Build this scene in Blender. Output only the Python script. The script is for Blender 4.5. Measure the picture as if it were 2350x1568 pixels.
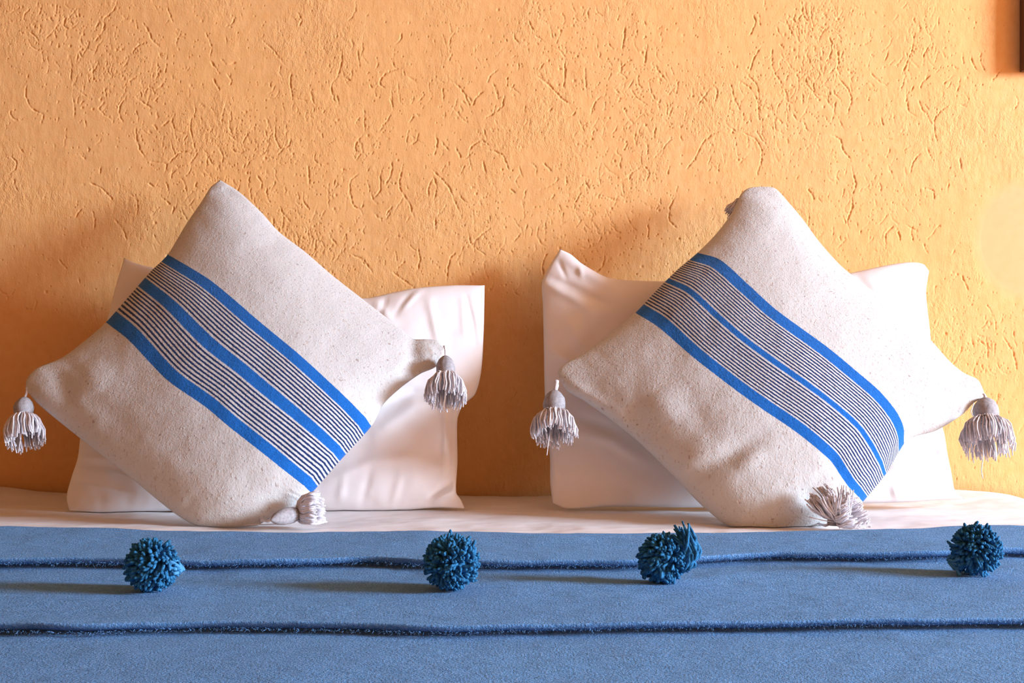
import bpy, math, random
import numpy as np
from mathutils import Vector

for o in list(bpy.data.objects):
    bpy.data.objects.remove(o)
SC = bpy.context.scene
COL = SC.collection

# ------------------------------------------------------------------ camera, world, lights, exposure
F = 3125.0                 # focal length in pixels of the 2350 px frame
BED = 0.55                 # top of the bed sheet
CAMH = 0.277               # lens above the sheet
D0 = 2.5                   # lens to the back wall (wall plane is y = 0)
ZC = BED + CAMH
cd = bpy.data.cameras.new('camera')
cam = bpy.data.objects.new('camera', cd)
COL.objects.link(cam)
cam.location = (0, -D0, ZC)
cam.rotation_euler = (math.pi / 2, 0, 0)
cd.sensor_width = 36.0
cd.lens = 36.0 * F / 2350.0
cd.clip_start = 0.05
SC.camera = cam

w = bpy.data.worlds.new('world')
SC.world = w
w.use_nodes = True
w.node_tree.nodes['Background'].inputs[0].default_value = (0.55, 0.72, 1.0, 1)
w.node_tree.nodes['Background'].inputs[1].default_value = 0.6

def area(name, loc, target, sx, sy, power, color):
    l = bpy.data.lights.new(name, 'AREA')
    l.shape = 'RECTANGLE'
    l.size, l.size_y, l.energy, l.color = sx, sy, power, color
    o = bpy.data.objects.new(name, l)
    COL.objects.link(o)
    o.location = loc
    o.rotation_euler = (Vector(target) - Vector(loc)).to_track_quat('-Z', 'Y').to_euler()
    return o

WX = 5.2                   # right wall
WIN = (-2.80, -1.26, 1.26, 2.38)   # window opening y0 y1 z0 z1
area('window_daylight', (WX - 0.02, (WIN[0] + WIN[1]) / 2, (WIN[2] + WIN[3]) / 2), (0.0, -0.6, 0.8), 1.50, 1.10, 290, (0.62, 0.80, 1.0))

SC.view_settings.view_transform = 'Standard'
SC.view_settings.look = 'None'
SC.view_settings.gamma = 1.0
SC.view_settings.use_curve_mapping = False
SC.view_settings.exposure = 1.47

# ------------------------------------------------------------------ helpers
rng = np.random.default_rng(7)
random.seed(7)

def at(px, py, d):
    return np.array([(px - 1175.0) / F * d, -D0 + d, ZC - (py - 784.0) / F * d])

def tag(o, label=None, cat=None, group=None, kind=None):
    if label: o['label'] = label
    if cat: o['category'] = cat
    if group: o['group'] = group
    if kind: o['kind'] = kind
    return o

def empty(name, loc):
    o = bpy.data.objects.new(name, None)
    COL.objects.link(o)
    o.location = loc
    return o

def mesh_obj(name, verts, faces, mat, parent=None, origin=(0, 0, 0), smooth=True, uv=None):
    """verts in world space; origin = world position of the object's origin"""
    verts = np.asarray(verts, dtype=np.float64).reshape(-1, 3)
    me = bpy.data.meshes.new(name)
    base = np.array(origin, dtype=np.float64)
    v = (verts - base).astype(np.float32)
    if isinstance(faces, np.ndarray):
        n = faces.shape[1]
        me.vertices.add(len(v))
        me.vertices.foreach_set('co', v.ravel())
        me.loops.add(faces.size)
        me.loops.foreach_set('vertex_index', faces.ravel().astype(np.int32))
        me.polygons.add(len(faces))
        me.polygons.foreach_set('loop_start', (np.arange(len(faces)) * n).astype(np.int32))
        me.polygons.foreach_set('loop_total', np.full(len(faces), n, dtype=np.int32))
        me.update(calc_edges=True)
    else:
        me.from_pydata(v.tolist(), [], faces)
        me.update()
    if uv is not None:
        l = me.uv_layers.new(name='UVMap')
        idx = np.empty(len(me.loops), dtype=np.int32)
        me.loops.foreach_get('vertex_index', idx)
        l.data.foreach_set('uv', np.asarray(uv, dtype=np.float32)[idx].ravel())
    if smooth:
        me.polygons.foreach_set('use_smooth', np.ones(len(me.polygons), dtype=bool))
    me.materials.append(mat)
    o = bpy.data.objects.new(name, me)
    COL.objects.link(o)
    if parent is not None:
        o.parent = parent
        p = parent
        acc = np.zeros(3)
        while p is not None:
            acc += np.array(p.location)
            p = p.parent
        o.location = base - acc
    else:
        o.location = base
    return o

def grid_faces(nu, nv, off=0, flip=False):
    i = np.arange(nu - 1)[:, None]
    j = np.arange(nv - 1)[None, :]
    a = (i * nv + j).ravel() + off
    b, c, d = a + nv, a + nv + 1, a + 1
    return np.stack([a, d, c, b] if flip else [a, b, c, d], 1)

def smooth_noise(x, y, seed=0):
    xi, yi = np.floor(x).astype(np.int64), np.floor(y).astype(np.int64)
    fx, fy = x - xi, y - yi
    fx, fy = fx * fx * (3 - 2 * fx), fy * fy * (3 - 2 * fy)
    def h(a, b):
        n = (a * 374761393 + b * 668265263 + seed * 974711) & 0x7fffffff
        n = ((n ^ (n >> 13)) * 1274126177) & 0x7fffffff
        n = (n ^ (n >> 16)) & 0xffffff
        return n / float(0xffffff) * 2 - 1
    return (h(xi, yi) * (1 - fx) + h(xi + 1, yi) * fx) * (1 - fy) + (h(xi, yi + 1) * (1 - fx) + h(xi + 1, yi + 1) * fx) * fy

def fbm(x, y, oct=4, seed=0):
    r = 0; a = 1.0
    for k in range(oct):
        r = r + a * smooth_noise(x * 2 ** k + 13.7 * k, y * 2 ** k - 7.1 * k, seed + k)
        a *= 0.5
    return r

def cubic_path(pts, ts, t):
    """Catmull style cubic through pts (n,k) at parameters ts, sampled at t"""
    pts = np.asarray(pts, float); ts = np.asarray(ts, float); t = np.asarray(t, float)
    n = len(pts)
    m = np.zeros_like(pts)
    for k in range(n):
        if k == 0: m[k] = (pts[1] - pts[0]) / (ts[1] - ts[0])
        elif k == n - 1: m[k] = (pts[-1] - pts[-2]) / (ts[-1] - ts[-2])
        else: m[k] = 0.85 * (pts[k + 1] - pts[k - 1]) / (ts[k + 1] - ts[k - 1])
    i = np.clip(np.searchsorted(ts, t, side='right') - 1, 0, n - 2)
    hh = (ts[i + 1] - ts[i])
    s = ((t - ts[i]) / hh)[:, None]
    hh = hh[:, None]
    return ((2 * s**3 - 3 * s**2 + 1) * pts[i] + (s**3 - 2 * s**2 + s) * hh * m[i]
            + (-2 * s**3 + 3 * s**2) * pts[i + 1] + (s**3 - s**2) * hh * m[i + 1])

def arc_ts(pts):
    p = np.asarray(pts, float)
    d = np.r_[0, np.cumsum(np.hypot(*(p[1:] - p[:-1]).T[:2]))]
    return d / d[-1]

def seg_dist(X, Y, pts):
    """distance to a polyline and position 0..1 along it"""
    p = np.asarray(pts, float)
    t = arc_ts(p)
    best = np.full(X.shape, 1e9); par = np.zeros(X.shape); side = np.zeros(X.shape)
    for k in range(len(p) - 1):
        a, b = p[k], p[k + 1]
        ab = b - a
        L = (ab ** 2).sum()
        s = np.clip(((X - a[0]) * ab[0] + (Y - a[1]) * ab[1]) / L, 0, 1)
        dx, dy = X - (a[0] + s * ab[0]), Y - (a[1] + s * ab[1])
        d = np.hypot(dx, dy)
        mk = d < best
        best = np.where(mk, d, best)
        par = np.where(mk, t[k] + s * (t[k + 1] - t[k]), par)
        side = np.where(mk, np.sign(ab[0] * dy - ab[1] * dx), side)
    return best, par, side

# ------------------------------------------------------------------ materials
def new_mat(name):
    m = bpy.data.materials.new(name)
    m.use_nodes = True
    nt = m.node_tree
    return m, nt, nt.nodes['Principled BSDF']

def N(nt, typ, **kw):
    n = nt.nodes.new(typ)
    for k, v in kw.items():
        if k.startswith('i_'):
            n.inputs[k[2:].replace('_', ' ')].default_value = v
        else:
            setattr(n, k, v)
    return n

def math_n(nt, op, a, b=None, c=None):
    n = nt.nodes.new('ShaderNodeMath'); n.operation = op
    for i, v in enumerate((a, b, c)):
        if v is None: continue
        if isinstance(v, (int, float)): n.inputs[i].default_value = v
        else: nt.links.new(v, n.inputs[i])
    return n.outputs[0]

def mixc(nt, fac, a, b):
    n = nt.nodes.new('ShaderNodeMix'); n.data_type = 'RGBA'
    for s, v in ((0, fac), (6, a), (7, b)):
        if isinstance(v, (int, float)): n.inputs[s].default_value = v
        elif isinstance(v, tuple): n.inputs[s].default_value = (*v, 1)
        else: nt.links.new(v, n.inputs[s])
    return n.outputs[2]

def noise(nt, vec, scale, detail=3, rough=0.5):
    n = N(nt, 'ShaderNodeTexNoise')
    n.inputs['Scale'].default_value = scale
    n.inputs['Detail'].default_value = detail
    n.inputs['Roughness'].default_value = rough
    nt.links.new(vec, n.inputs['Vector'])
    return n.outputs['Fac']

def ramp(nt, fac, a, b):
    n = nt.nodes.new('ShaderNodeMapRange')
    n.inputs[1].default_value = a; n.inputs[2].default_value = b
    nt.links.new(fac, n.inputs[0])
    return n.outputs[0]

def stretch(nt, vec, s):
    n = nt.nodes.new('ShaderNodeVectorMath'); n.operation = 'MULTIPLY'
    nt.links.new(vec, n.inputs[0]); n.inputs[1].default_value = s
    return n.outputs[0]

def bump(nt, bsdf, h, strength, dist, prev=None):
    n = nt.nodes.new('ShaderNodeBump')
    n.inputs['Strength'].default_value = strength
    n.inputs['Distance'].default_value = dist
    nt.links.new(h, n.inputs['Height'])
    if prev is not None: nt.links.new(prev, n.inputs['Normal'])
    nt.links.new(n.outputs[0], bsdf.inputs['Normal'])
    return n.outputs[0]

def plaster_mat():
    m, nt, b = new_mat('ochre_plaster')
    co = N(nt, 'ShaderNodeTexCoord').outputs['Object']
    n1 = noise(nt, co, 2.2, 4)
    n2 = noise(nt, co, 60, 4)
    c = mixc(nt, ramp(nt, n1, 0.3, 0.7), (0.80, 0.43, 0.16), (0.80, 0.455, 0.195))
    c = mixc(nt, ramp(nt, n2, 0.35, 0.75), c, (0.77, 0.40, 0.145))
    # smoother, pinker patch imitating a blurred smudge at the right
    sep = N(nt, 'ShaderNodeSeparateXYZ'); nt.links.new(co, sep.inputs[0])
    dx = math_n(nt, 'MULTIPLY', math_n(nt, 'SUBTRACT', sep.outputs[0], 0.945), 1.15)
    dz = math_n(nt, 'SUBTRACT', sep.outputs[2], ZC + (784 - 550) / 1250.0)
    rr = math_n(nt, 'SQRT', math_n(nt, 'ADD', math_n(nt, 'MULTIPLY', dx, dx), math_n(nt, 'MULTIPLY', dz, dz)))
    patch = ramp(nt, rr, 0.118, 0.095)
    c = mixc(nt, math_n(nt, 'MULTIPLY', patch, 0.4), c, (0.77, 0.44, 0.25))
    nt.links.new(c, b.inputs['Base Color'])
    b.inputs['Roughness'].default_value = 0.85
    b.inputs['Specular IOR Level'].default_value = 0.2
    keep = math_n(nt, 'SUBTRACT', 1.0, patch)
    g = noise(nt, co, 330, 3, 0.6)
    g2 = noise(nt, stretch(nt, co, (1.0, 1.0, 0.45)), 75, 4, 0.6)
    h = math_n(nt, 'ADD', math_n(nt, 'MULTIPLY', g, 0.35), g2)
    rough = ramp(nt, noise(nt, co, 7, 3), 0.42, 0.68)
    h = math_n(nt, 'ADD', math_n(nt, 'MULTIPLY', h, 0.55), math_n(nt, 'MULTIPLY', math_n(nt, 'MULTIPLY', rough, noise(nt, stretch(nt, co, (1, 1, 0.6)), 140, 3, 0.7)), 1.5))
    h = math_n(nt, 'MULTIPLY', h, keep)
    bump(nt, b, h, 0.7, 0.0022)
    return m

def plain_cotton(name, col, wr=0.25):
    m, nt, b = new_mat(name)
    co = N(nt, 'ShaderNodeTexCoord').outputs['Object']
    b.inputs['Base Color'].default_value = (*col, 1)
    b.inputs['Roughness'].default_value = 0.8
    b.inputs['Specular IOR Level'].default_value = 0.15
    n1 = noise(nt, co, 9, 3, 0.45)
    n2 = noise(nt, co, 900, 2, 0.5)
    h = math_n(nt, 'ADD', n1, math_n(nt, 'MULTIPLY', n2, 0.02))
    bump(nt, b, h, wr, 0.02)
    return m

WOOL = (0.57, 0.545, 0.53)
def wool_height(nt, b, co, amt=1.0):
    n1 = noise(nt, co, 320, 3, 0.65)
    n2 = noise(nt, stretch(nt, co, (1, 1, 0.6)), 130, 3, 0.6)
    nub = ramp(nt, noise(nt, co, 210, 2, 0.5), 0.60, 0.80)
    h = math_n(nt, 'ADD', math_n(nt, 'ADD', n1, math_n(nt, 'MULTIPLY', n2, 0.8)), math_n(nt, 'MULTIPLY', nub, 0.9))
    bump(nt, b, h, 0.36 * amt, 0.0025)

def cushion_mat(name, a, bb, mid, nl, wmid):
    """cream wool with three woven blue bands between UV v = a and v = bb, thin navy lines between them"""
    m, nt, b = new_mat(name)
    tc = N(nt, 'ShaderNodeTexCoord')
    co = tc.outputs['Object']
    sep = N(nt, 'ShaderNodeSeparateXYZ'); nt.links.new(tc.outputs['UV'], sep.inputs[0])
    wob = math_n(nt, 'MULTIPLY', math_n(nt, 'SUBTRACT', noise(nt, co, 260, 2), 0.5), 0.010)
    s = math_n(nt, 'ADD', math_n(nt, 'DIVIDE', math_n(nt, 'SUBTRACT', sep.outputs[1], a), bb - a), math_n(nt, 'ADD', wob, math_n(nt, 'MULTIPLY', ramp(nt, sep.outputs[0], 0.962, 1.0), 0.028)))
    def band(lo, hi, soft=0.004):
        up = ramp(nt, s, lo - soft, lo + soft)
        dn = ramp(nt, s, hi + soft, hi - soft)
        return math_n(nt, 'MULTIPLY', up, dn)
    blue = math_n(nt, 'ADD', math_n(nt, 'ADD', band(0.0, 0.135), band(mid - wmid / 2, mid + wmid / 2)), band(0.865, 1.0))
    def lines(lo, hi, n):
        t = math_n(nt, 'MULTIPLY', math_n(nt, 'DIVIDE', math_n(nt, 'SUBTRACT', s, lo), hi - lo), float(n))
        fr = math_n(nt, 'ABSOLUTE', math_n(nt, 'SUBTRACT', math_n(nt, 'FRACT', t), 0.5))
        on = ramp(nt, fr, 0.29, 0.20)
        inr = band(lo, hi, 0.001)
        return math_n(nt, 'MULTIPLY', on, inr)
    ln = math_n(nt, 'ADD', lines(0.143, mid - wmid / 2 - 0.010, nl), lines(mid + wmid / 2 + 0.010, 0.857, nl))
    sp = ramp(nt, noise(nt, stretch(nt, co, (1, 1, 0.6)), 230, 2, 0.4), 0.63, 0.69)
    sp2 = ramp(nt, noise(nt, stretch(nt, co, (1, 1, 0.6)), 160, 1, 0.4), 0.72, 0.76)
    base = mixc(nt, math_n(nt, 'MULTIPLY', sp, 0.65), WOOL, (0.46, 0.37, 0.33))
    base = mixc(nt, math_n(nt, 'MULTIPLY', sp2, 0.7), base, (0.30, 0.22, 0.20))
    mel = noise(nt, co, 420, 2, 0.5)
    bl = mixc(nt, mel, (0.005, 0.07, 0.29), (0.016, 0.165, 0.56))
    c = mixc(nt, ln, base, (0.012, 0.03, 0.11))
    c = mixc(nt, blue, c, bl)
    nt.links.new(c, b.inputs['Base Color'])
    b.inputs['Roughness'].default_value = 0.95
    b.inputs['Specular IOR Level'].default_value = 0.08
    b.inputs['Sheen Weight'].default_value = 0.12
    wool_height(nt, b, co)
    return m

def yarn_mat(name, c0, c1):
    m, nt, b = new_mat(name)
    co = N(nt, 'ShaderNodeTexCoord').outputs['Object']
    n1 = noise(nt, co, 240, 2)
    nt.links.new(mixc(nt, ramp(nt, n1, 0.3, 0.7), c0, c1), b.inputs['Base Color'])
    b.inputs['Roughness'].default_value = 0.9
    b.inputs['Specular IOR Level'].default_value = 0.1
    bump(nt, b, noise(nt, co, 1500, 2), 0.4, 0.001)
    return m

def blanket_mat():
    m, nt, b = new_mat('blue_blanket_wool')
    co = N(nt, 'ShaderNodeTexCoord').outputs['Object']
    n0 = noise(nt, co, 3.5, 3)
    n1 = noise(nt, co, 420, 3, 0.7)
    n2 = noise(nt, stretch(nt, co, (0.6, 1, 1)), 120, 3, 0.6)
    c = mixc(nt, ramp(nt, n0, 0.3, 0.7), (0.085, 0.22, 0.46), (0.10, 0.26, 0.52))
    c = mixc(nt, ramp(nt, n1, 0.42, 0.72), c, (0.22, 0.40, 0.68))
    c = mixc(nt, math_n(nt, 'MULTIPLY', ramp(nt, n2, 0.5, 0.8), 0.5), c, (0.05, 0.12, 0.24))
    nt.links.new(c, b.inputs['Base Color'])
    b.inputs['Roughness'].default_value = 0.95
    b.inputs['Specular IOR Level'].default_value = 0.05
    b.inputs['Sheen Weight'].default_value = 0.1
    b.inputs['Sheen Tint'].default_value = (0.5, 0.7, 1.0, 1)
    h = math_n(nt, 'ADD', n1, math_n(nt, 'MULTIPLY', n2, 0.7))
    bump(nt, b, h, 0.9, 0.0035)
    return m

def wood_mat(name, c0, c1):
    m, nt, b = new_mat(name)
    co = N(nt, 'ShaderNodeTexCoord').outputs['Object']
    n1 = noise(nt, stretch(nt, co, (14, 14, 1.2)), 6, 4)
    nt.links.new(mixc(nt, n1, c0, c1), b.inputs['Base Color'])
    b.inputs['Roughness'].default_value = 0.6
    bump(nt, b, n1, 0.2, 0.002)
    return m

M_PLASTER = plaster_mat()
M_SHEET = plain_cotton('sheet_cotton', (0.82, 0.765, 0.76), 0.22)
M_CASE = plain_cotton('pillowcase_cotton', (0.84, 0.785, 0.785), 0.16)
M_YARN = yarn_mat('greige_tassel_yarn', (0.62, 0.58, 0.62), (0.78, 0.73, 0.77))
M_HEAD = yarn_mat('greige_wrapped_yarn', (0.28, 0.255, 0.265), (0.40, 0.365, 0.375))
M_POM = yarn_mat('teal_pompom_yarn', (0.009, 0.07, 0.16), (0.045, 0.22, 0.43))
M_BLANKET = blanket_mat()
M_WOOD = wood_mat('brown_wood', (0.07, 0.025, 0.008), (0.12, 0.045, 0.015))
M_DARKWOOD = wood_mat('dark_ceiling_wood', (0.10, 0.045, 0.02), (0.16, 0.07, 0.03))
M_FLOOR = wood_mat('terracotta_floor', (0.42, 0.17, 0.06), (0.50, 0.21, 0.08))
M_MATTRESS = plain_cotton('mattress_ticking', (0.75, 0.72, 0.68))

# ------------------------------------------------------------------ the room
def quad_slab(name, x0, x1, y0, y1, z0, z1, mat):
    v = [(x, y, z) for x in (x0, x1) for y in (y0, y1) for z in (z0, z1)]
    f = [(0, 1, 3, 2), (4, 6, 7, 5), (0, 4, 5, 1), (2, 3, 7, 6), (0, 2, 6, 4), (1, 5, 7, 3)]
    return v, f

def slabs(name, boxes, mat, parent=None, origin=(0, 0, 0), kind=None):
    V, Fc = [], []
    for bx in boxes:
        v, f = quad_slab(name, *bx, mat)
        k = len(V)
        V += v
        Fc += [tuple(i + k for i in q) for q in f]
    o = mesh_obj(name, V, Fc, mat, parent, origin, smooth=False)
    if kind: o['kind'] = kind
    return o

RX0, RX1, RY0, RZ1 = -4.2, WX, -3.3, 2.8
slabs('floor', [(RX0 - .2, RX1 + .2, RY0 - .2, 0.2, -0.1, 0.0)], M_FLOOR, kind='structure')
slabs('ceiling', [(RX0 - .2, RX1 + .2, RY0 - .2, 0.2, RZ1, RZ1 + 0.1)], M_DARKWOOD, kind='structure')
slabs('wall_left', [(RX0 - .2, RX0, RY0 - .2, 0.2, 0.0, RZ1)], M_PLASTER, kind='structure')
slabs('wall_front', [(RX0, RX1, RY0 - .2, RY0, 0.0, RZ1)], M_PLASTER, kind='structure')
slabs('wall_right', [(RX1, RX1 + .2, RY0 - .2, WIN[0], 0.0, RZ1), (RX1, RX1 + .2, WIN[1], 0.2, 0.0, RZ1),
                     (RX1, RX1 + .2, WIN[0], WIN[1], 0.0, WIN[2]), (RX1, RX1 + .2, WIN[0], WIN[1], WIN[3], RZ1)], M_PLASTER, kind='structure')
slabs('window_1', [(RX1 + .08, RX1 + .13, WIN[0], WIN[0] + .05, WIN[2], WIN[3]), (RX1 + .08, RX1 + .13, WIN[1] - .05, WIN[1], WIN[2], WIN[3]),
                   (RX1 + .08, RX1 + .13, WIN[0] + .05, WIN[1] - .05, WIN[2], WIN[2] + .05), (RX1 + .08, RX1 + .13, WIN[0] + .05, WIN[1] - .05, WIN[3] - .05, WIN[3]),
                   (RX1 + .09, RX1 + .12, (WIN[0] + WIN[1]) / 2 - .02, (WIN[0] + WIN[1]) / 2 + .02, WIN[2] + .05, WIN[3] - .05)], M_DARKWOOD, kind='structure')

# back wall: hand-trowelled plaster, every scratch and pit is relief in the mesh
MARKS = [
 (3.357, 0, 0, [
 [(900,0),(880,60),(800,140),(790,160)],[(600,60),(600,130)],[(500,130),(485,190),(520,220)],[(760,150),(730,220)],[(800,170),(770,260),(720,320)],
 [(220,240),(270,280),(290,320)],[(1100,170),(1140,240),(1180,320),(1240,370)],[(1290,60),(1330,170)],[(1130,320),(1060,350),(1010,410)],
 [(1580,250),(1610,310),(1630,360)],[(1620,470),(1690,570)],[(1640,600),(1690,700)],[(1740,560),(1780,620),(1765,660)],
 [(2020,310),(2100,380),(2170,480)],[(2160,500),(2150,560),(2180,610)],[(2290,90),(2320,150),(2300,200)],[(2240,560),(2235,640),(2250,750)],
 [(200,660),(195,740),(230,820),(280,860),(340,880)],[(330,880),(315,950)],[(545,530),(540,610)],[(710,500),(715,620)],
 [(1000,660),(1000,620),(1040,590)],[(1210,480),(1210,580),(1190,610)],[(1280,490),(1270,560)],[(970,740),(920,820),(915,880),(945,945)],
 [(1020,730),(1100,790),(1170,835)],[(1040,850),(1060,900),(1060,940)],[(1045,980),(1050,1060),(1070,1140),(1110,1210)],[(800,780),(755,840)],
 [(825,800),(775,870)],[(650,920),(660,980)],[(1185,960),(1205,1000)],[(1350,870),(1320,930),(1350,1000),(1420,1030)],[(1240,970),(1310,925)],
 [(1490,890),(1465,940),(1470,1020),(1500,1140)],[(1440,1160),(1370,1180),(1300,1260)],[(1460,1260),(1520,1180)],[(1590,1190),(1640,1280)],
 [(1150,1250),(1220,1250),(1280,1270),(1270,1330)],[(610,1180),(650,1225)],[(775,1280),(765,1340)],[(690,1410),(760,1440),(830,1500),(870,1560)],
 [(1030,1490),(1055,1550)],[(1140,1410),(1180,1440)],[(60,1200),(110,1230),(120,1290),(70,1340)],[(1980,1340),(2010,1400),(2010,1470)],
 [(2120,960),(2120,1060),(2160,1140),(2220,1120),(2245,1040)]]),
 (3.917, 700, 100, [
 [(330,60),(325,180),(290,280)],[(300,280),(240,360),(240,450),(280,470)],[(470,60),(490,210)],[(870,220),(780,235),(690,300),(670,370),(720,400)],
 [(530,580),(535,790)],[(520,810),(460,890),(450,1000)],[(90,970),(80,1040),(140,1090),(210,1080)],[(400,330),(340,300)],
 [(1320,90),(1290,150)],[(1240,400),(1245,520)],[(1300,330),(1390,390),(1440,470),(1480,570)],[(1500,560),(1540,480),(1600,430)],
 [(1740,230),(1670,280),(1640,350)],[(1690,350),(1740,500)],[(1790,460),(1770,560),(1700,620),(1620,670)],[(2090,290),(2200,370),(2300,490),(2350,520)],
 [(2330,170),(2330,290)],[(1820,300),(1820,380)],[(1470,980),(1510,910),(1590,870),(1660,920)],[(1470,980),(1480,1080),(1500,1140)],
 [(1640,950),(1770,1000),(1830,1130)],[(1600,1060),(1620,1160)],[(1140,1130),(1220,1210),(1300,1310),(1380,1500)],
 [(1150,1200),(1110,1290),(1110,1370)],[(1155,1200),(1180,1300),(1160,1400)],[(480,1170),(410,1230),(400,1330),(440,1460),(500,1480),(530,1410)],
 [(870,1110),(850,1280),(930,1430),(975,1560)],[(780,1060),(770,1180),(720,1270)],[(670,1180),(675,1310),(620,1390)],[(25,1100),(35,1270)],
 [(1170,800),(1185,900),(1160,1000)],[(1220,870),(1290,960)],[(1360,940),(1400,1030)],[(780,1460),(720,1550)],[(1020,800),(1000,870),(940,910)],[(940,700),(980,650)]]),
 (2.9375, 1200, 0, [
 [(40,140),(75,220)],[(100,510),(190,590),(260,660),(320,700)],[(280,400),(285,500),(270,600)],[(530,640),(480,700),(460,770)],
 [(865,430),(920,480),(965,545)],[(1030,580),(980,640)],[(690,170),(670,340)],[(840,300),(820,430)],[(1555,100),(1570,150),(1525,240)],[(1625,0),(1640,70)],
 [(1610,310),(1560,390),(1530,480)],[(1680,330),(1690,470),(1750,570)],[(1515,500),(1580,580),(1590,700),(1580,740)],[(1450,540),(1530,590),(1580,680),(1590,780),(1610,830)],
 [(1260,590),(1230,640),(1180,710)],[(1280,570),(1310,610),(1295,690)],[(1400,560),(1420,640),(1465,750)],[(2130,530),(2190,600),(2215,680),(2190,760)],[(2110,310),(2130,400),(2120,470)],
 [(1350,880),(1280,900),(1210,970),(1160,1070),(1100,1140)],[(1360,830),(1440,890)],[(1480,890),(1570,940),(1610,1020),(1600,1130)],[(820,1120),(850,1160),(835,1220)],
 [(800,1120),(730,1170),(715,1230)],[(1320,1110),(1320,1160)],[(2080,910),(2140,940),(2160,1010),(2210,1080)],[(2210,1110),(2245,1250),(2220,1310)],[(1920,1270),(1965,1340)],
 [(1030,1320),(990,1400),(990,1490),(1040,1540)],[(2220,1340),(2220,1400),(2190,1490)],[(1770,130),(1830,250)],[(1790,100),(1850,160)],[(420,1220),(450,1280)],[(140,1100),(200,1160)],
 [(1880,0),(1890,90),(1930,150)],[(1950,20),(1940,120)],[(1900,20),(1915,110)],[(1700,780),(1750,830)],[(1890,820),(1920,880)]]),
 (2.9375, 500, 380, [
 [(610,0),(615,130)],[(570,170),(575,240),(610,290)],[(535,180),(545,230)],[(1465,350),(1465,430)],[(1600,580),(1560,640),(1540,780)],
 [(1690,460),(1710,530),(1770,470),(1840,420)],[(900,600),(980,640),(1040,720)],[(1350,560),(1360,640),(1345,700)],[(860,460),(865,500)],
 [(1050,320),(1100,360),(1140,350),(1170,290)],[(2220,590),(2190,650),(2190,740)],[(420,280),(440,350),(430,430)],[(660,500),(650,570)],[(1260,650),(1210,690)],[(1180,720),(1310,820)]]),
 (3.92, 2000, 0, [
 [(380,300),(370,440),(310,580),(275,670)],[(510,250),(540,350)],[(535,380),(470,500),(470,560)],[(900,500),(920,590),(970,650)],[(985,460),(985,560),(1030,650)],[(820,470),(830,580)],
 [(525,680),(455,750),(440,800)],[(310,790),(320,910),(340,1010)],[(430,900),(460,980),(500,1030)],[(860,960),(780,930)],[(720,930),(620,1000),(570,1080),(570,1180),(600,1290)],
 [(740,670),(650,760)],[(440,1380),(380,1450),(350,1560)],[(500,1320),(540,1430)],[(800,1420),(810,1520)]]),
 (3.219, 1620, 400, [
 [(760,100),(800,190)],[(1080,170),(1075,260),(1040,360)],[(1600,100),(1680,120),(1690,190)],[(1390,380),(1330,440),(1330,520)],[(1530,380),(1520,440),(1540,500)],
 [(1730,370),(1640,480)],[(1890,740),(1940,860)],[(1960,1200),(1980,1280)],[(2010,1210),(2080,1290),(2080,1360)],[(2200,1200),(2270,1320),(2300,1450)],[(1420,420),(1440,490)]]),
 (3.917, 0, 380, [
 [(900,10),(890,80)],[(1160,250),(1230,320),(1230,440)],[(1030,490),(1110,590),(1130,670)],[(820,390),(850,500),(835,580)],[(1460,290),(1530,360)],[(1560,370),(1540,440)],[(720,400),(670,460)]]),
]

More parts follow.
